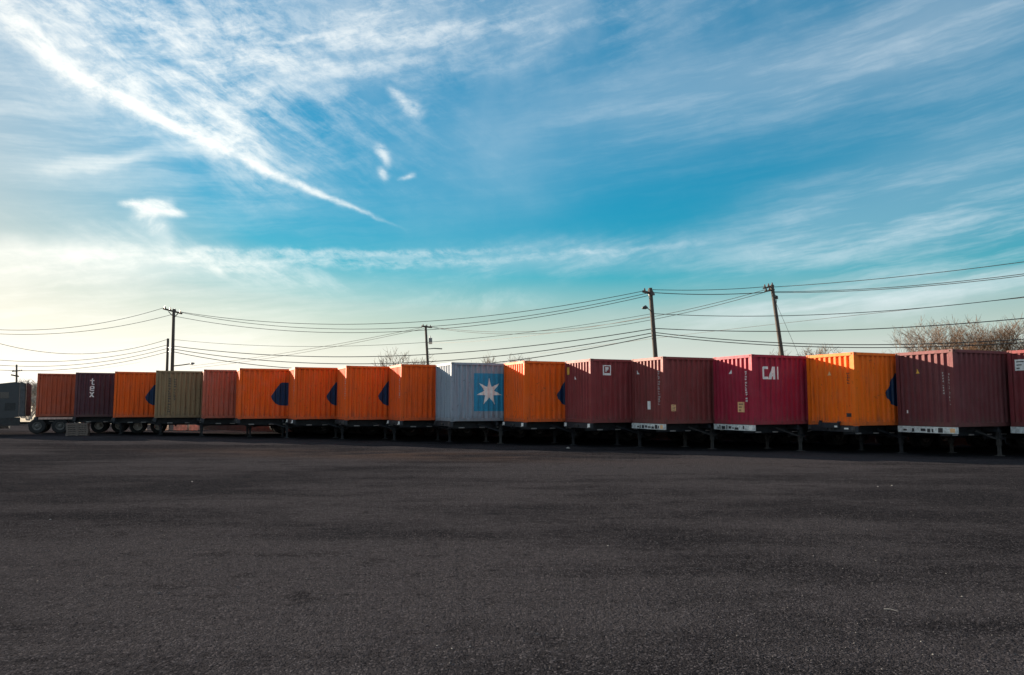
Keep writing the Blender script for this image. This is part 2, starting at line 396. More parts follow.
def m_roof(L):
    m = MB(); s = .05; z = CH - .03; x = .10
    while x < L - .12:
        x2 = min(x + .105, L - .1); x3 = min(x2 + .105, L - .1)
        m.poly([(x, s, z), (x2 - .02, s, z), (x2 - .02, CW - s, z), (x, CW - s, z)])
        m.poly([(x2 - .02, s, z), (x2, s, z - .02), (x2, CW - s, z - .02), (x2 - .02, CW - s, z)])
        m.poly([(x2, s, z - .02), (x3 - .02, s, z - .02), (x3 - .02, CW - s, z - .02), (x2, CW - s, z - .02)])
        m.poly([(x3 - .02, s, z - .02), (x3, s, z), (x3, CW - s, z), (x3 - .02, CW - s, z - .02)])
        x = x3
    return m
def m_casting():
    m = MB(); a, b, c, w = .178, .162, .118, .036
    m.box(.02, a - .02, .02, b - .02, .018, c - .018)
    for y in (0, b - w):
        for z in (0, c - w): m.box(0, a, y, y + w, z, z + w)
    for x in (0, a - w):
        for z in (.0005, c - w - .0005): m.box(x + .0005, x + w - .0005, w, b - w, z, z + w)
        for y in (.0005, b - w - .0005): m.box(x + .0005, x + w - .0005, y, y + w, w, c - w)
    return m
def m_door(): 
    m = MB(); m.box(0, .045, .004, CW / 2 - .105, .0, CH - .36)
    for k in range(5): m.box(.045, .065, .10, CW / 2 - .2, .15 + k * .5, .42 + k * .5)
    return m
HL = [(1.76, 1.30), (1.83, 1.10), (2.02, .88), (2.22, .78), (2.5, .76), (3.9, .76), (4.3, 1.5), (4.1, 2.10), (2.34, 2.10), (2.24, 2.04), (1.96, 1.62)]
def star7():
    cx, cz, ro, ri = 2.03, 1.46, .70, .27; out = []
    P = lambda r, k: (cx + r * math.sin(math.pi * k / 7), cz + r * math.cos(math.pi * k / 7))
    for k in range(0, 14, 2): out.append([(cx, cz), P(ri, k - 1), P(ro, k), P(ri, k + 1)])
    return out
def quad(*p): return list(p)
def cai():
    x0, z0, h = .60, 1.88, .53; o = []
    q = lambda *pp: o.append([(x0 + a, z0 + b * h) for a, b in pp])
    q((0, .12), (.12, .12), (.12, .9), (0, .9)); q((0, .12), (.06, 0), (.33, 0), (.33, .2), (.12, .2)); q((0, .88), (.12, .80), (.33, .80), (.33, 1), (.07, 1))
    q((.33, 0), (.45, 0), (.56, .72), (.56, 1), (.50, 1)); q((.56, 1), (.56, .76), (.57, 0), (.69, 0), (.69, 1)); q((.44, .22), (.60, .22), (.60, .38), (.47, .38))
    q((.76, 0), (.88, 0), (.88, 1), (.76, 1))
    return o
def tex():
    o = []; x = .82
    def q(cz, *pp): o.append([(x + a, cz + b) for a, b in pp])
    z = 2.10
    q(z, (.10, .06), (.17, .03), (.17, .44), (.10, .40)); q(z, (.02, .25), (.26, .25), (.26, .31), (.02, .31)); q(z, (.10, .06), (.15, 0), (.27, 0), (.27, .06))
    z = 1.70
    q(z, (.02, .05), (.09, .0), (.09, .33), (.02, .27)); q(z, (.06, .0), (.26, 0), (.28, .08), (.09, .06)); q(z, (.06, .27), (.22, .27), (.22, .33), (.09, .33)); q(z, (.20, .14), (.28, .14), (.28, .27), (.22, .33)); q(z, (.09, .13), (.28, .13), (.28, .19), (.09, .19))
    z = 1.30
    q(z, (0, 0), (.09, 0), (.29, .33), (.20, .33)); q(z, (.20, 0), (.29, 0), (.09, .33), (0, .33))
    return o
def fbox():
    x0, x1, z0, z1 = .70, 1.09, 2.16, 2.62; w = .045; o = []
    o += [rect(x0, x0 + w, z0, z1), rect(x1 - w, x1, z0, z1), rect(x0 + w, x1 - w, z1 - w, z1), rect(x0 + w, x1 - w, z0, z0 + .10)]
    o += [[(x0 + .10, z0 + .16), (x0 + .17, z0 + .16), (x0 + .17, z1 - .09), (x0 + .10, z1 - .09)], rect(x0 + .17, x1 - .09, z1 - .16, z1 - .09), rect(x0 + .17, x1 - .13, z0 + .22, z0 + .28), [(x1 - .15, z0 + .24), (x1 - .09, z0 + .28), (x1 - .09, z1 - .16), (x1 - .15, z1 - .16)]]
    return o
def code(x, z_top, n, seed, h=.07, w=.075, vert=True):    # a column of characters too small to read
    rnd = random.Random(seed); o = []; z = z_top
    for i in range(n):
        if i in (4, 10): z -= h * .6
        a = x + rnd.uniform(0, .02); k = rnd.choice((0, 1, 2))
        if k == 0: o += [rect(a, a + w * .3, z - h, z), rect(a + w * .3, a + w, z - h, z - h * .7)]
        elif k == 1: o += [rect(a, a + w, z - h * .3, z), rect(a + w * .35, a + w * .65, z - h, z - h * .3)]
        else: o += [rect(a, a + w * .28, z - h, z), rect(a + w * .7, a + w, z - h, z), rect(a + w * .28, a + w * .7, z - h * .62, z - h * .36)]
        z -= h * 1.45
    return o
def tri(r, z, s): return [[(r - s / 2, z), (r + s / 2, z), (r, z + s * .95)]]
def label_sheet(r, z, w, h, n=4): return [rect(r, r + w, z, z + h)], [rect(r + w * .12, r + w * (.55 + .35 * ((i * 7) % 3) / 2), z + h * (i + .55) / (n + .4), z + h * (i + .85) / (n + .4)) for i in range(n)]

CT = [  # colour, length, label
 ((.48, .085, .035), 6.058, 'rust red short container behind the truck cab, leftmost of the row'),
 ((.075, .030, .042), 6.058, 'dark purple short container with white stacked letters tex on its side'),
 ((.84, 0.113, .007), 12.192, 'orange container with blue logo between the dark purple and the olive tan containers'),
 ((.27, .185, .10), 12.192, 'olive tan container with dark upright lettering, the only one of that colour'),
 ((.46, .11, .065), 12.192, 'faded brick red container right of the olive tan one'),
 ((.86, 0.117, .007), 12.192, 'orange container with broad blue logo next to the faded brick red container'),
 ((.82, 0.110, .007), 12.192, 'orange blue-logo container, middle of the three together between brick red and plain orange'),
 ((.87, 0.117, .007), 12.192, 'orange blue-logo container directly left of the plain orange one without a logo'),
 ((.84, 0.104, .006), 12.192, 'plain orange container with no logo showing, left of the grey star container'),
 ((.28, .335, .40), 12.192, 'grey blue container with a white seven-pointed star on a light blue square'),
 ((.90, 0.130, .006), 12.192, 'orange container between the grey star container and the maroon containers'),
 ((.25, .038, .042), 12.192, 'maroon container with a small white square emblem high on its side'),
 ((.22, .042, .042), 12.192, 'plain brownish maroon container left of the crimson one, tan sticker low on side'),
 ((.36, .014, .045), 12.192, 'crimson container with large white letters CAI on its side'),
 ((.93, 0.163, .005), 12.192, 'bright orange container with blue logo between crimson and dark maroon containers'),
 ((.155, .038, .045), 12.192, 'dark maroon container with yellow warning triangle and white upright code on its front'),
 ((.21, .032, .04), 12.192, 'maroon container cut by the right edge, white notice on its front'),
]
CG = 'shipping containers parked on chassis in a slanting row'
cont = []
def make_container(i):
    col, L, lab = CT[i]; p = spot(i + 1, ROW[i])
    c = empty('shipping_container', (p.x, p.y, ZB), PHI); tag(c, lab, 'container', CG)
    pm = paint('container_paint', col, i + 1, fade=.35 if i in (0, 4, 5) else .2, rust=.5 if i in (0, 3, 4, 12) else .38)
    o = lambda n, key, fn, mat=pm, **k: obj(n, shared(key, fn), mat, c, **k)
    o('side_wall', ('side_wall', L, 0), lambda: m_side(L, 0, 1)); o('side_wall', ('side_wall', L, 1), lambda: m_side(L, CW, -1))
    o('front_wall', 'front_wall', m_front); o('roof', ('roof', L), lambda: m_roof(L))
    o('floor', ('floor', L), lambda: MB().box(.12, L - .12, .06, CW - .06, .034, .165), MAT['floor'])
    for k, y in enumerate((.004, CW - .064)):
        o('top_rail', ('top_rail', L, k), lambda: MB().box(.178, L - .178, y, y + .06, CH - .115, CH - .006))
        o('bottom_rail', ('bottom_rail', L, k), lambda: MB().box(.178, L - .178, y, y + .05, .018, .165).box(.178, L - .178, .03 if k == 0 else CW - .15, .15 if k == 0 else CW - .03, .0185, .030))
    o('top_rail', 'front_top_rail', lambda: MB().box(.006, .075, .162, CW - .162, CH - .125, CH - .008)); o('bottom_rail', 'front_bottom_rail', lambda: MB().box(.006, .10, .162, CW - .162, .018, .175))
    for x in (0, L - .15):
        for y in (0, CW - .15): o('corner_post', 'corner_post', lambda: MB().box(.003, .147, .003, .147, .118, CH - .118), loc=(x, y, 0))
    for x in (0, L - .178):
        for y in (0, CW - .162):
            for z in (0, CH - .118): o('corner_casting', 'corner_casting', m_casting, loc=(x, y, z))
    o('door_header', ('door_header', L), lambda: MB().box(L - .12, L - .01, .162, CW - .162, CH - .14, CH - .01)); o('door_sill', ('door_sill', L), lambda: MB().box(L - .12, L - .01, .162, CW - .162, .02, .16))
    for k in range(2):
        d = o('door', 'door', m_door, loc=(L - .07, .15 + k * (CW / 2 - .155), .165))
        for y in (.3, .75): obj('locking_bar', shared('locking_bar', lambda: MB().tube([(.085, 0, .03), (.085, 0, CH - .4)], .017, 6)), MAT['steel'], d, loc=(0, y, 0))
    dec = lambda n, mb, mat: obj(n, mb.mesh(n), MAT['fadedink' if n == 'lettering' and mat == 'decal' and i not in (1, 13) else mat], c)
    if i in (2, 5, 6, 7, 10, 14): dec('logo', decal_side([HL], L), 'blue')
    if i == 1: dec('lettering', decal_side(tex(), L), 'decal')
    if i == 3:
        dec('lettering', decal_side(code(.72, 2.45, 14, 3, .10, .13) + code(1.02, 2.4, 9, 5, .10, .12), L), 'ink')
    if i == 9:
        l = dec('logo_square', decal_side([rect(1.22, 2.86, .50, 2.38)], L), 'cyan')
        obj('star', decal_side(star7(), L, .008).mesh('star'), MAT['decal'], l)
    if i == 11: dec('logo', decal_side(fbox(), L), 'decal'); dec('sticker', decal_front([rect(.17, .33, 2.25, 2.6)]), 'yellow'); dec('sticker', decal_front(tri(.95, 2.0, .16)), 'decal')
    if i == 12:
        a, b = label_sheet(.45, .55, .25, .28); dec('sticker', decal_side(a, L), 'tan'); dec('print', decal_side(b, L, .008), 'ink')
        dec('sticker', decal_front([rect(1.2, 1.34, .62, .98)]), 'decal'); dec('warning_triangle', decal_front(tri(.42, 2.2, .2)), 'decal')
        dec('lettering', decal_front(code(2.0, 2.3, 14, 21)), 'decal')
    if i == 13:
        dec('lettering', decal_side(cai(), L), 'decal'); dec('warning_triangle', decal_front(tri(1.08, 2.14, .19)), 'decal'); dec('lettering', decal_front(code(1.98, 2.22, 12, 11)), 'decal')
        a, b = label_sheet(1.5, .52, .34, .42, 3); dec('sticker', decal_front(a), 'tan'); dec('print', decal_front(b, .008), 'ink')
    if i == 14: dec('warning_triangle', decal_front(tri(1.15, 2.02, .24)), 'tan'); dec('lettering', decal_front(code(2.04, 2.1, 5, 13, .06, .07)), 'ink'); dec('sticker', decal_front([rect(1.95, 2.15, .35, .5)]), 'ink')
    if i == 15:
        dec('warning_triangle', decal_front(tri(.92, 2.04, .20)), 'yellow'); dec('lettering', decal_front(code(1.93, 2.05, 8, 17) ), 'decal'); dec('lettering', decal_front(code(2.16, 2.0, 11, 19)), 'decal')
        dec('sticker', decal_front([rect(.35, .45, .5, .62)]), 'decal')
    if i == 16: a, b = label_sheet(.24, 2.12, .36, .42, 3); dec('notice', decal_front(a), 'decal'); dec('print', decal_front(b, .008), 'ink')
    if i in (4, 5, 6, 7, 8): dec('lettering', decal_front(code(1.98, 2.3, 11, 30 + i)), 'decal')
    return c
for i in range(17): cont.append(make_container(i))

# ================================================================ chassis under the containers
TYRE = [(.26, -.11), (.33, -.125), (.44, -.13), (.485, -.115), (.50, -.08), (.50, .08), (.485, .115), (.44, .13), (.33, .125), (.26, .11)]
def m_tyre():
    m = MB().lathe_y(TYRE, 0, 0, 26)
    for yy in (-.055, 0, .055): m.lathe_y([(.498, yy - .012), (.507, yy - .011), (.507, yy + .011), (.498, yy + .012)], 0, 0, 26)
    return m
def m_rim():
    m = MB().lathe_y([(.262, -.108), (.275, -.118), (.25, -.112), (.225, -.05), (.14, -.02), (.13, -.075), (.10, -.10), (.0, -.105)], 0, 0, 20)
    for k in range(8):
        a = k * math.pi / 4; m.tube([(.18 * math.cos(a), -.03, .18 * math.sin(a)), (.18 * math.cos(a), -.06, .18 * math.sin(a))], .016, 5)
    return m.lathe_y([(.262, .108), (.25, .1), (.0, .06)], 0, 0, 20)
def wheel(parent, x, y, flip=False, rim='rimdark'):
    w = obj('wheel', shared('wheel', m_tyre, True), MAT['tyre'], parent, loc=(x, y, .507))
    if flip: w.rotation_euler = (0, 0, math.pi)
    obj('rim', shared('rim', m_rim, True), MAT[rim], w)
WHITE_FRONT = (12, 13, 15, 16)
CHL = ['truck coupled to it, rust red container on top', 'dark purple container with tex lettering on top', 'orange container beside the purple one on top', 'olive tan container on top', 'faded brick red container on top',
       'first orange container right of the brick red on top', 'middle orange of three on top', 'orange container left of the plain orange on top', 'plain orange container without logo on top', 'grey star container on top',
       'orange container right of the star on top', 'emblem-marked maroon container on top', 'brownish maroon container on top', 'crimson CAI container on top', 'bright orange container on top', 'dark maroon container with warning triangle on top', 'maroon container at the right edge on top']
def make_chassis(i):
    L = CT[i][1]; short = L < 7; p = spot(i + 1, ROW[i])
    c = empty('container_chassis', (p.x, p.y, 0), PHI)
    tag(c, ('white-fronted' if i in WHITE_FRONT else 'dark') + ' steel trailer chassis, ' + CHL[i], 'trailer', 'trailer chassis standing on landing legs')
    K = MAT['chassis']; o = lambda n, key, fn, mat=K, **k: obj(n, shared(key, fn), mat, c, **k)
    for k, y in enumerate((.66, CW - .78)):
        o('main_beam', ('main_beam', L, k), lambda: MB().box(.12, L - .1, y, y + .12, 1.095, 1.12).box(.12, L - .1, y + .05, y + .07, .80, 1.095).box(.12, L - .1, y, y + .12, .78, .80).box(2.6, L - .1, y + .01, y + .11, .62, .779))
    for x in [1.2 + k * 1.55 for k in range(int((L - 1.6) / 1.55))]: o('cross_member', 'cross_member', lambda: MB().box(0, .08, .782, CW - .782, .84, 1.08), loc=(x, 0, 0))
    fb = o('front_bolster', 'front_bolster', lambda: MB().box(-.035, .115, .0, CW, .89, ZB).box(.115, .17, .3, CW - .3, .95, 1.10), MAT['white'] if i in WHITE_FRONT else K)
    o('rear_bolster', ('rear_bolster', L), lambda: MB().box(L - .17, L + .03, .0, CW, .90, ZB))
    for k, y in enumerate((.18, CW - .30)):
        o('outrigger', ('outrigger', k, L), lambda: MB().box(2.4, 2.52, .05 if k == 0 else CW - .658, .658 if k == 0 else CW - .05, .92, 1.10))
        g = o('landing_leg', 'landing_leg', lambda: MB().box(-.07, .07, -.07, .07, .40, 1.0).box(-.05, .05, -.05, .05, .06, .40).box(-.09, .09, -.09, .09, .72, .76), MAT['steel'] if i in (9, 12, 13, 15) else K, loc=(2.72, y + .06, 0))
        obj('landing_foot', shared('landing_foot', lambda: MB().box(-.14, .14, -.12, .12, 0, .03).box(-.06, .06, -.06, .06, .03, .06)), MAT['steel'] if i in (9, 12, 13, 15) else K, g)
        o('leg_brace', ('leg_brace', k), lambda: MB().bar((2.68, y + .06, .62), (1.55, y + .20, .98), .06).bar((2.76, y + .06, .55), (3.7, y + .3, .82), .05), MAT['steel'] if i in (12, 13, 15, 16) else K)
    o('leg_shaft', 'leg_shaft', lambda: MB().tube([(2.72, .0, .68), (2.72, CW - .3, .68)], .022, 6).tube([(2.72, .0, .68), (2.72, -.03, .50), (2.72, -.15, .48)], .014, 6))
    if i == 0: obj('sunlit_line_rail', MB().box(.18, 3.4, .01, .07, .95, 1.09).mesh('sunlit_line_rail'), MAT['sunlitrail'], c)  # added rail, its pale colour paints in the sunlit line under the container
    ax = (3.75, 5.0) if short else (10.15, 11.4)
    for x in ax:
        o('axle', 'axle', lambda: MB().tube([(0, .1, .507), (0, CW - .1, .507)], .065, 8).box(-.35, .35, .70, .76, .52, .62).box(-.35, .35, CW - .76, CW - .70, .52, .62), loc=(x, 0, 0))
        rm = 'rim' if i in (0, 1) else 'rimdark'
        wheel(c, x, .14, False, rm); wheel(c, x, .46, False); wheel(c, x, CW - .14, True, rm); wheel(c, x, CW - .46, True)
    for y in (.02, CW - .62): o('mud_flap', 'mud_flap', lambda: MB().box(0, .012, 0, .60, .22, .95), MAT['tyre'], loc=(ax[1] + .62, y, 0))
    rb = o('rear_bumper', ('rear_bumper', L), lambda: MB().box(L - .08, L + .02, .1, CW - .1, .48, .60).box(L - .08, L, .6, .7, .60, .92).box(L - .08, L, CW - .7, CW - .6, .60, .92))
    for y in (.15, CW - .35): obj('tail_light', shared('tail_light', lambda: MB().box(0, .03, 0, .2, 0, .09)), MAT['redlens'], rb, loc=(L + .021, y, .50))
    rnd = random.Random(50 + i)
    for k in range(4):
        x = .7 + k * .95 + rnd.uniform(-.1, .1); o('reflector', 'reflector', lambda: MB().box(0, .30, .654, .659, .785, .835) .box(0, .02, .659, .661, .79, .83), MAT['reflect'], loc=(x, 0, .18 if 0 else 0))
    # front hardware: hose couplings and lock handles
    if i in WHITE_FRONT:
        q = MB(); y = CW - .25
        for k in range(9):
            w = rnd.uniform(.06, .24); 
            if rnd.random() < .75: q.box(-.040, -.035, max(y - w, .12), y, .915 + rnd.choice((0, .03)), 1.09 - rnd.choice((0, .04, .08)))
            y -= w + rnd.uniform(.03, .10)
            if y < .3: break
        tag(obj('lettering', q.mesh('lettering'), MAT['ink'], fb), kind='stuff')
        obj('reflector', shared('front_reflector', lambda: MB().box(-.0405, -.035, .03, .22, .93, 1.08)), MAT['tan'] if i != 13 else MAT['decal'], fb)
    else:
        obj('hose_coupling', shared('hose_coupling', lambda: MB().tube([(-.036, 1.05, .99), (-.09, 1.05, .99)], .045, 8).tube([(-.036, 1.42, .99), (-.09, 1.42, .99)], .045, 8).box(-.075, -.036, 1.16, 1.30, .93, 1.05)), MAT['steel'], fb)
        for y in (.02, CW - .20): obj('twist_lock', shared('twist_lock', lambda: MB().box(-.075, -.036, 0, .16, .94, 1.10).tube([(-.06, .08, 1.02), (-.12, .08, .93)], .018, 6)), MAT['decal'] if i in (6, 8, 10, 11) else MAT['steel'], fb, loc=(0, y, 0))
        if i == 14: 
            obj('connection_box', MB().box(-.16, -.04, .75, 1.75, 1.03, 1.24).box(-.13, -.04, .70, .82, 1.24, 1.30).box(-.13, -.04, 1.66, 1.75, 1.24, 1.32).mesh('connection_box'), K, fb)
            obj('label_plate', MB().box(-.17, -.161, .78, .92, 1.06, 1.13).box(-.05, -.0355, .35, .55, .99, 1.05).mesh('label_plate'), MAT['decal'], fb)
    return c
chs = [make_chassis(i) for i in range(17)]

# ================================================================ tractor coupled to the leftmost chassis
def make_truck():
    p = spot(1, ROW[0]); c = empty('semi_truck', (p.x, p.y, 0), PHI); y0, y1 = .02, CW - .02
    tag(c, 'dark blue grey semi truck cab cut by the left edge', 'truck')
    o = lambda n, m, mat, par=c, sm=False: obj(n, m.mesh(n, sm), MAT[mat], par)
    cab = MB().prism_y([(-.95, 1.12), (-4.35, .85), (-4.55, 1.95), (-4.0, 2.72), (-3.45, 3.02), (-2.2, 3.30), (-1.25, 3.43), (-.98, 3.40)], y0, y1)
    cabo = o('cab', cab, 'truck')
    for ya in (y0 + .004, y1 - .05): o('side_extender', MB().prism_y([(-.62, 1.15), (-.94, 1.13), (-.97, 3.41), (-.85, 3.44), (-.68, 3.30)], ya, ya + .046), 'extender')
    o('rubber_edge', MB().prism_y([(-.58, 1.15), (-.619, 1.15), (-.679, 3.30), (-.64, 3.26)], y0 + .006, y0 + .045), 'tyre')
    o('hood', MB().prism_y([(-4.36, .95), (-6.15, .75), (-6.35, 1.2), (-6.2, 1.72), (-4.53, 1.90)], y0 + .25, y1 - .25), 'truck')
    o('grille', MB().prism_y([(-6.16, .8), (-6.36, 1.2), (-6.38, 1.2), (-6.2, .78)], .7, CW - .7), 'chrome')
    d = o('door', MB().box(-4.15, -3.05, y0 - .02, y0 - .001, 1.02, 2.55), 'truck')
    o('door_window', MB().box(-4.0, -3.15, y0 - .024, y0 - .0205, 1.85, 2.45), 'glass', d); o('handle', MB().box(-3.3, -3.12, y0 - .05, y0 - .0205, 1.55, 1.60), 'chrome', d)
    o('sleeper_window', MB().box(-2.2, -1.55, y0 - .012, y0 - .001, 2.35, 2.75), 'glass')
    o('storage_hatch', MB().box(-1.75, -1.15, y0 - .012, y0 - .001, 1.55, 2.05), 'truckdark')
    o('windshield', MB().poly([(-4.565, .25, 1.97), (-4.565, CW - .25, 1.97), (-4.02, CW - .25, 2.73), (-4.02, .25, 2.73)]), 'glass')
    o('emblem', MB().box(-2.35, -2.05, y0 - .012, y0 - .001, 1.62, 1.80), 'decal')
    for y in (.72, CW - .84): o('frame_rail', MB().box(-6.0, 2.3, y, y + .10, .62, .77), 'chassis')
    o('fuel_tank', MB().tube([(-3.4, .42, .68), (-1.5, .42, .68)], .32, 18), 'chrome'); o('side_skirt', MB().box(-4.3, -.85, y0 + .01, y0 + .03, .55, 1.10), 'truckdark')
    o('fifth_wheel', MB().box(.2, 1.2, .85, CW - .85, .771, .779), 'chassis')
    o('fender', MB().prism_y([(-5.95, .6), (-5.85, .95), (-5.55, 1.17), (-5.05, 1.17), (-4.75, .95), (-4.65, .6), (-4.72, .6), (-4.82, .9), (-5.08, 1.11), (-5.52, 1.11), (-5.78, .9), (-5.88, .6)], y0, .5).prism_y([(-5.95, .6), (-5.85, .95), (-5.55, 1.17), (-5.05, 1.17), (-4.75, .95), (-4.65, .6), (-4.72, .6), (-4.82, .9), (-5.08, 1.11), (-5.52, 1.11), (-5.78, .9), (-5.88, .6)], CW - .5, y1), 'truck')
    for y in (.03, CW - .65): o('mud_flap', MB().box(2.28, 2.295, y, y + .6, .2, .76), 'decal')
    wheel(c, -5.3, .2, False, 'rim'); wheel(c, -5.3, CW - .2, True, 'rim')
    for x in (.12, 1.45):
        wheel(c, x, .16); wheel(c, x, .48); wheel(c, x, CW - .16, True); wheel(c, x, CW - .48, True)
        o('drive_axle', MB().tube([(x, .1, .507), (x, CW - .1, .507)], .08, 8), 'chassis')
make_truck()

# pallets and blocks under and behind the left end of the row
base = on_ground(78, 435.5)
for k in range(6):
    m = MB()
    for y in (-.5, 0, .41): m.box(-.6, .6, y, y + .09, .02, .11)
    for x in [-.6 + .155 * j for j in range(8)]: m.box(x, x + .115, -.5, .5, .11, .13)
    for x in (-.6, -.05, .485): m.box(x, x + .115, -.5, .5, .0, .02)
    o = obj('pallet', m.mesh('pallet'), MAT['pallet'], None, (base.x + random.uniform(-.04, .04), base.y, .13 * k), PHI + random.uniform(-.06, .06))
    tag(o, ('lowest', 'second lowest', 'third lowest', 'third highest', 'second highest', 'topmost')[k] + ' weathered wooden pallet of the stack by the dark purple container', 'pallet', 'pallets in one stack')
for k, (a, b, h, lab) in enumerate(((137, 145, .42, 'leftmost low pale concrete block seen under the chassis near the purple container'), (158, 167, .50, 'pale concrete block seen under the olive container, left of the long one'), (175, 188, .62, 'long tan concrete block seen under the olive tan container'), (190, 198.5, .60, 'rightmost tan concrete block, next to the long one under the olive container'))):
    Y = 57.0; xa, xb = at(a, 428, Y).x, at(b, 428, Y).x
    m = MB().prism_y([(xa, 0), (xb, 0), (xb - .03, h * .9), (xb - .09, h), (xa + .09, h), (xa + .03, h * .9)], -.3, .3)
    m.v = [(x - (xa + xb) / 2, y, z) for x, y, z in m.v]
    tag(obj('concrete_block', m.mesh('concrete_block'), MAT['concrete'], None, ((xa + xb) / 2, Y, .006), .12 * (k - 1)), lab, 'block', 'concrete blocks behind the row')

# added dark wall: blocks the bright ground seen through gaps under the frames
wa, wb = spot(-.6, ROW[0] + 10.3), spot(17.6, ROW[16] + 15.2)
wl = empty('gap_shade_wall', wa, math.atan2(wb.y - wa.y, wb.x - wa.x)); n = 22; LW = (wb - wa).length / n
tag(wl, 'low dark wall added to blacken the gaps under the trailers', 'wall')
for k in range(n): obj('wall_panel', shared('wall_panel', lambda: MB().box(.006, LW - .006, 0, .25, 0, 1.22).box(-.0, LW, -.04, .29, 1.22, 1.32)), MAT['shadewall'], wl, loc=(k * LW, 0, 0))

# ================================================================ utility poles
def pole(label, top, low, Y, r0, r1, name='utility_pole'):
    a, b = at(*top, Y), at(*low, Y); d = (a - b) / (a.z - b.z); foot = a - d * a.z
    c = empty(name, foot); tag(c, label, 'utility pole', 'utility poles behind the containers'); T = a - foot
    obj('post', MB().tube([(0, 0, -.3), T * .5, T], [r0, (r0 + r1) / 2, r1], 12).mesh('post', True), MAT['wood'], c)
    return c, foot, a
def cross(c, foot, P, a, b, n=3, drop=0, size=.05):
    """crossarm between two world points, insulators on it"""
    a, b = a - foot, b - foot
    k = obj('crossarm', MB().bar(a, b, size * 2).mesh('crossarm'), MAT['wood'], c)
    for j in range(n):
        q = a + (b - a) * ((j + .35) / (n - .3)); obj('insulator', MB().tube([q, q + Vector((0, 0, .10)), q + Vector((0, 0, .2)), q + Vector((0, 0, .3))], [.03, .09, .06, .03], 8).mesh('insulator'), MAT['ceramic'], k)
    return k
Y1, Y1b, Y2, Y3, Y4, Y5 = 75, 77, 90, 58, 60, 170
c, f1, t1 = pole('tall pole with slanting crossarm, tallest behind the olive container', (173.8, 309), (172.2, 369), Y1, .20, .14)
cross(c, f1, t1, at(163.2, 308.6, Y1 - .8), at(182, 313.6, Y1 + .8), 4, size=.075)
obj('brace', MB().bar(at(168.5, 311.5, Y1) - f1, at(173.5, 317, Y1) - f1, .07).bar(at(178, 313.5, Y1) - f1, at(173.5, 318, Y1) - f1, .07).mesh('brace'), MAT['iron'], c)
l = obj('lamp_arm', MB().tube([at(173, 366, Y1) - f1, at(182, 365, Y1 - .5) - f1, at(193, 363.4, Y1 - 1) - f1], .055, 6).mesh('lamp_arm'), MAT['iron'], c)
obj('lamp_head', MB().tube([at(190.5, 363.9, Y1 - 1) - f1, at(192, 363.6, Y1 - 1) - f1, at(194.4, 363.3, Y1 - 1) - f1], [.06, .14, .07], 8).mesh('lamp_head', True), MAT['zinc'], l)
c, f1b, t1b = pole('shorter bare pole standing close left of the tall crossarm pole', (168, 338.5), (167, 369), Y1b, .16, .12)
obj('spacer_bracket', MB().bar(at(168, 347.5, Y1b) - f1b, at(172.6, 347.5, Y1) - f1b, .06).bar(at(168, 351.5, Y1b) - f1b, at(172.6, 351.5, Y1) - f1b, .06).mesh('spacer_bracket'), MAT['iron'], c)
c, f2, t2 = pole('pole with grey transformer and side arm behind the plain orange container', (425.6, 325.6), (427.7, 363), Y2, .19, .14)
cross(c, f2, t2, at(421.8, 326.2, Y2 - .5), at(431.6, 327.4, Y2 + .5), 3, size=.09)
tr = obj('transformer', MB().tube([at(430.5, 344, Y2) - f2, at(430.5, 338, Y2) - f2], .21, 12).tube([at(430, 338, Y2) - f2, at(430, 335.6, Y2) - f2], .05, 6).mesh('transformer'), MAT['zinc'], c)
obj('lamp_arm', MB().tube([at(427.3, 349, Y2) - f2, at(434, 348.4, Y2 - .6) - f2, at(442, 348.8, Y2 - 1) - f2], [.05, .06, .07], 6).mesh('lamp_arm'), MAT['iron'], c)
c, f3, t3 = pole('tall pole carrying a street lamp behind the maroon containers', (650.2, 288), (655.4, 356), Y3, .21, .15)
cross(c, f3, t3, at(643.2, 291.4, Y3 - .9), at(653.8, 294.4, Y3 + 1.2), 3, size=.08)
obj('steel_collar', MB().tube([at(651.3, 295.5, Y3) - f3, at(650.9, 292, Y3) - f3], .22, 10).mesh('steel_collar'), MAT['iron'], c)
l = obj('lamp_arm', MB().tube([at(652, 314, Y3) - f3, at(650.4, 310.5, Y3 - .4) - f3, at(647, 307.8, Y3 - .8) - f3], .035, 6).mesh('lamp_arm'), MAT['iron'], c)
obj('lamp_head', MB().tube([at(647.6, 307.9, Y3 - .8) - f3, at(645.5, 307.2, Y3 - .9) - f3, at(642.4, 308.2, Y3 - 1) - f3], [.06, .16, .08], 10).mesh('lamp_head', True), MAT['iron'], l)
c, f4, t4 = pole('leaning pole with a cluster of fittings on top, right of the lamp pole', (771.8, 285), (782, 356), Y4, .20, .14)
for k, (a, b) in enumerate((((763.5, 288.3), (773.5, 285.8)), ((765, 291.5), (774, 289.6)))):
    cross(c, f4, t4, at(*a, Y4 - .7), at(*b, Y4 + .5), 3, size=.06)
obj('fuse_cutout', MB().tube([at(776.6, 296, Y4) - f4, at(776.9, 299, Y4) - f4], .10, 8).bar(at(773.5, 294, Y4) - f4, at(776.6, 296, Y4) - f4, .05).bar(at(776.8, 299, Y4) - f4, at(776, 306, Y4) - f4, .04).mesh('fuse_cutout'), MAT['iron'], c)
c, f5, t5 = pole('distant small pole with two crossarms above the truck cab', (16.6, 364.6), (16.5, 384), Y5, .24, .18)
cross(c, f5, t5, at(12.3, 371.3, Y5 - 1), at(22, 370.4, Y5 + 1), 3, size=.13); cross(c, f5, t5, at(11.3, 374.9, Y5 - 1), at(18.6, 376.4, Y5 + 1), 3, size=.13)

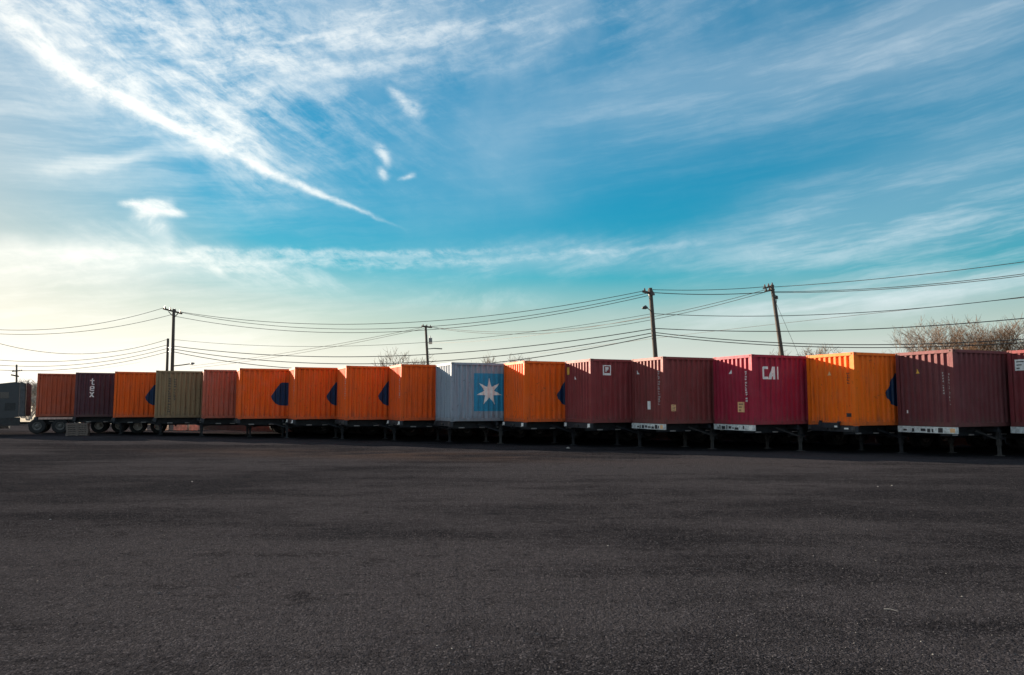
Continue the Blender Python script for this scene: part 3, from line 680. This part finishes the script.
# ================================================================ overhead wires
def proj(P):
    c, s = math.cos(PITCH), math.sin(PITCH); y, z = P.y, P.z - EYE
    d = y * c + z * s; return 512 + F * P.x / d, 337.5 - F * (z * c - y * s) / d
def wire(label, a, b, mid, Ya, Yb, r=.017):
    r *= 1.4
    A, B = at(*a, Ya), at(*b, Yb); lo, hi = 0.0, 1.0
    up = b[0] > a[0]
    for _ in range(40):
        t = (lo + hi) / 2
        if (proj(A.lerp(B, t))[0] < mid[0]) == up: lo = t
        else: hi = t
    P = A.lerp(B, t); dz = at(*mid, P.y).z - P.z; s = dz / (4 * t * (1 - t))
    N = 28; pts = []
    for k in range(N + 1):
        q = k / N; p = A.lerp(B, q); p.z += s * 4 * q * (1 - q); pts.append(p)
    o = obj('overhead_wire', MB().tube([p - pts[0] for p in pts], r, 5).mesh('overhead_wire'), MAT['wire'], None, pts[0])
    tag(o, label, 'wire', 'overhead wires strung between the poles')
YL, YR = 70, 44
W_ = wire
W_('highest wire running left from the tall crossarm pole to the photo edge', (163.2, 308), (-80, 320), (60, 328.5), Y1, YL)
W_('second highest wire left of the tall crossarm pole', (172, 314.5), (-80, 325), (51, 333.8), Y1, YL)
W_('wire sloping left from the top of the short bare pole', (167, 339.5), (-60, 322), (70, 353.8), Y1b, YL)
W_('wire left of the short bare pole, second from its top', (167, 345), (-60, 352), (63, 361.2), Y1b, YL)
W_('wire left of the short bare pole, third from its top', (167, 348.5), (-60, 358), (63, 365.6), Y1b, YL)
W_('lowest wire left of the short bare pole', (167, 352), (-60, 364), (51, 370.2), Y1b, YL)
W_('highest long wire sagging between tall crossarm pole and lamp pole', (180, 311.8), (643.4, 291), (382, 323.6), Y1, Y3)
W_('second long wire sagging between tall crossarm pole and lamp pole', (181.5, 312.6), (648, 293), (382, 328.8), Y1, Y3)
W_('third long wire sagging between tall crossarm pole and lamp pole', (173.8, 316), (653, 294.5), (382, 332.2), Y1, Y3)
W_('faint thin wire from tall crossarm pole at mid height to lamp pole', (173.5, 339.5), (652.4, 313.6), (350, 346), Y1, Y3, .012)
W_('upper thick low cable from tall crossarm pole to lamp pole', (173.2, 346), (654, 328.5), (382, 356.3), Y1, Y3, .024)
W_('middle thick low cable from tall crossarm pole to lamp pole', (173.2, 349), (654.4, 332.5), (330, 363.6), Y1, Y3, .024)
W_('lowest thick cable from tall crossarm pole to lamp pole, partly behind containers', (173.2, 351.8), (654.8, 335.5), (330, 370), Y1, Y3, .024)
W_('wire falling left from the transformer pole top to behind the olive container', (422, 327.5), (190, 366), (300, 350.5), Y2, 120, .018)
W_('lower twin wire falling left from the transformer pole top', (424, 328.5), (190, 368.5), (300, 353), Y2, 122, .018)
W_('upper wire from transformer pole up to the leaning pole', (430, 326.6), (766, 289.5), (540, 331), Y2, Y4, .016)
W_('lower wire from transformer pole up to the leaning pole', (431.6, 327.6), (769, 291), (540, 333.4), Y2, Y4, .016)
W_('thin service wire passing from transformer pole to the right, low', (427, 343), (652.4, 316), (520, 337), Y2, Y3, .012)
W_('top wire between lamp pole and leaning pole', (652, 289.6), (764, 286.8), (711, 289.8), Y3, Y4)
W_('second wire between lamp pole and leaning pole', (653.8, 292.6), (765, 292.3), (711, 294.4), Y3, Y4, .022)
W_('mid-height wire from lamp pole across the leaning pole to the right edge', (653, 313.6), (1120, 283), (833, 314), Y3, YR)
W_('upper thick cable from lamp pole across to the right edge', (654, 328.3), (1120, 308), (850, 329.8), Y3, YR, .022)
W_('middle thick cable from lamp pole low across to the right edge', (654.4, 332.4), (1120, 331), (830, 344.4), Y3, YR, .022)
W_('lowest thick cable from lamp pole low across to the right edge', (654.8, 335), (1120, 335), (830, 347.2), Y3, YR, .022)
W_('thin wire rising from behind maroon containers past the leaning pole to the right', (540, 353.5), (1120, 288), (754, 326.5), 95, YR, .012)
W_('highest wire from leaning pole to the right edge', (773, 287), (1120, 248), (886, 278), Y4, YR)
W_('second wire from leaning pole to the right edge', (774, 291.6), (1120, 260), (886, 287.6), Y4, YR)
W_('third wire from leaning pole to the right edge', (774, 292.6), (1120, 262), (886, 289), Y4, YR)
W_('thin guy wire slanting down right from the leaning pole', (774.6, 300), (799, 356), (786.5, 327), Y4, Y4 + 4, .010)
W_('upper far wire through the distant small pole', (22, 370.2), (140, 362), (80, 370.5), Y5, 120, .02)

# ================================================================ bare trees
def tree(label, base, height, spread, seed, mat='brown', stems=3, levels=5, twig=.012, kids=(3, 4), name='bare_tree', squat=.55, r0=.14):
    rnd = random.Random(seed); tr, cr = MB(), MB()
    c = empty(name, base); tag(c, label, 'tree', 'bare winter trees behind the row')
    def seg(m, p, d, ln, r, n, bend):
        pts = [p]; rad = [r]; steps = 3
        for k in range(steps):
            d = (d + Vector((rnd.gauss(0, bend), rnd.gauss(0, bend), rnd.gauss(.03, bend)))).normalized()
            p = p + d * (ln / steps); pts.append(p); rad.append(max(r * (1 - .38 * (k + 1) / steps), twig * .6))
        m.tube(pts, rad, n, cap=False); return pts, d, rad[-1]
    def grow(p, d, ln, r, lev):
        pts, d2, r2 = seg(tr if lev == 0 else cr, p, d, ln, r, 8 if lev == 0 else (5 if lev < 2 else 3), .10 if lev < 2 else .16)
        if lev >= levels: return
        for k in range(rnd.randint(*kids)):
            q = pts[rnd.choice((1, 2, 3, 3))] if lev else pts[rnd.choice((2, 3, 3))]
            a = rnd.uniform(0, 6.283); e = Vector((math.cos(a), math.sin(a), rnd.uniform(-.1, .7)))
            nd = (d2 * rnd.uniform(.5, 1.0) + e * spread * rnd.uniform(.5, 1.0)); nd.z += .12; nd.normalize()
            grow(q, nd, ln * rnd.uniform(.62, .86), max(r2 * rnd.uniform(.5, .75), twig), lev + 1)
    tot = sum(.74 ** k for k in range(levels + 1)) * .80
    for k in range(stems):
        a = 6.283 * k / stems + rnd.uniform(-.4, .4); d = Vector((math.cos(a) * .35, math.sin(a) * .35, 1)).normalized() if stems > 1 else Vector((0, 0, 1))
        grow(Vector((math.cos(a) * .15, math.sin(a) * .15, 0)) if stems > 1 else Vector((0, 0, 0)), d, height / tot, r0, 0)
    # bring the crown to the height the photograph shows
    top = max(v[2] for v in cr.v); k = height / top
    for m in (tr, cr): m.v = [(x * k, y * k, z * k) for x, y, z in m.v]
    obj('trunk', tr.mesh('trunk'), MAT['bark' if mat != 'pale' else 'pale'], c); obj('crown', cr.mesh('crown'), MAT[mat], c)
def tpos(px, Y): p = at(px, 404, Y); return Vector((p.x, Y, 0))
def hgt(py, Y): return at(512, py, Y).z
tree('dense brown bare tree rising behind the rightmost maroon containers', tpos(980, 52), hgt(313, 52), .85, 3, 'brown', 4, 6, .009, (3, 4))
tree('brown bare tree at the right edge beside the dense one', tpos(1038, 54), hgt(318, 54), .85, 5, 'brown', 4, 6, .011, (3, 3))
tree('lower brown bare tree left of the dense one', tpos(948, 53), hgt(324, 53), .9, 8, 'brown', 3, 6, .010, (3, 3))
tree('slender bare sapling leaning behind the orange and dark maroon containers', tpos(915, 47), hgt(329, 47), .55, 12, 'bark', 3, 4, .012, (2, 2), r0=.07)
tree('bare grey tree barely topping the bright orange container', tpos(812, 80), hgt(343.5, 80), .9, 15, 'bark', 3, 5, .022, (3, 4))
tree('small bare grey tree between the orange containers and the transformer pole', tpos(399, 95), hgt(345.5, 95), .75, 18, 'bark', 3, 5, .024, (3, 3))
tree('bare tree peeping over the left part of the grey star container', tpos(480, 108), hgt(351, 108), .9, 21, 'bark', 3, 5, .026, (3, 4))
tree('bare tree peeping over between the star and orange containers', tpos(520, 112), hgt(352, 112), .9, 24, 'bark', 3, 5, .026, (3, 4))
for k, (px, py, Y, lab) in enumerate(((31, 378, 96, 'tallest pale bare tree in the gap behind the truck cab'), (24, 383, 104, 'pale bare tree close right of the cab top, behind the cab'), (38, 384, 110, 'pale bare tree half hidden by the rust red container'), (29, 392, 90, 'low pale scrub in the gap behind the cab'))):
    tree(lab, tpos(px, Y), hgt(py, Y), .8, 40 + k, 'pale', 3, 5, .022, (3, 4))

# ================================================================ ground litter
rnd = random.Random(99); st = MB()
OCT = [(1, 0, 0), (0, 1, 0), (-1, 0, 0), (0, -1, 0), (0, 0, .8), (0, 0, -.5)]
OF = [(0, 1, 4), (1, 2, 4), (2, 3, 4), (3, 0, 4), (1, 0, 5), (2, 1, 5), (3, 2, 5), (0, 3, 5)]
def pebble(m, x, y, s):
    b = len(m.v); a = rnd.uniform(0, 6.28); ca, sa = math.cos(a), math.sin(a); e = rnd.uniform(.6, 1)
    for vx, vy, vz in OCT:
        vx *= s * rnd.uniform(.7, 1.2); vy *= s * e * rnd.uniform(.7, 1.2); m.v.append((x + vx * ca - vy * sa, y + vx * sa + vy * ca, s * .35 + vz * s * .8))
    m.f.extend(tuple(b + i for i in q) for q in OF)
for k in range(16000):
    y = 4.8 + 20 * rnd.random() ** 1.9; x = rnd.uniform(-.75, .75) * y
    if math.sin(x * .7 + 1.3 * math.sin(y * .5)) + math.sin(y * .9 + x * .3) + rnd.gauss(0, .9) < .1: continue
    pebble(st, x, y, .003 + .006 * rnd.random() ** 2.5 + (.008 if rnd.random() < .02 else 0))
tag(obj('loose_gravel', st.mesh('loose_gravel'), MAT['stone']), 'small loose grey stones strewn over the asphalt', 'gravel', kind='stuff')
ch = MB()
for px, py, s in ((921, 642, .012), (933, 655, .012), (988, 672, .011), (962, 597, .013), (946, 574, .012), (568, 449, .10), (608, 546, .016), (192, 482, .03), (878, 487, .03), (892, 486, .03), (50, 520, .02), (470, 647, .012), (452, 649, .010), (437, 646, .010)):
    p = on_ground(px, py); pebble(ch, p.x, p.y, s)
for k in range(60):
    y = 5 + 14 * rnd.random(); pebble(ch, rnd.uniform(-.7, .7) * y, y, rnd.uniform(.003, .007))
tag(obj('pale_stone_chips', ch.mesh('pale_stone_chips'), MAT['chip']), 'scattered pale chips of stone on the asphalt', 'gravel', kind='stuff')
p = on_ground(884, 610)
tag(obj('twig', MB().tube([(0, 0, .008), (.05, -.03, .016), (.10, -.075, .008)], [.006, .005, .003], 5).mesh('twig'), MAT['chip'], None, p), 'short pale twig lying on the asphalt at lower right', 'twig')
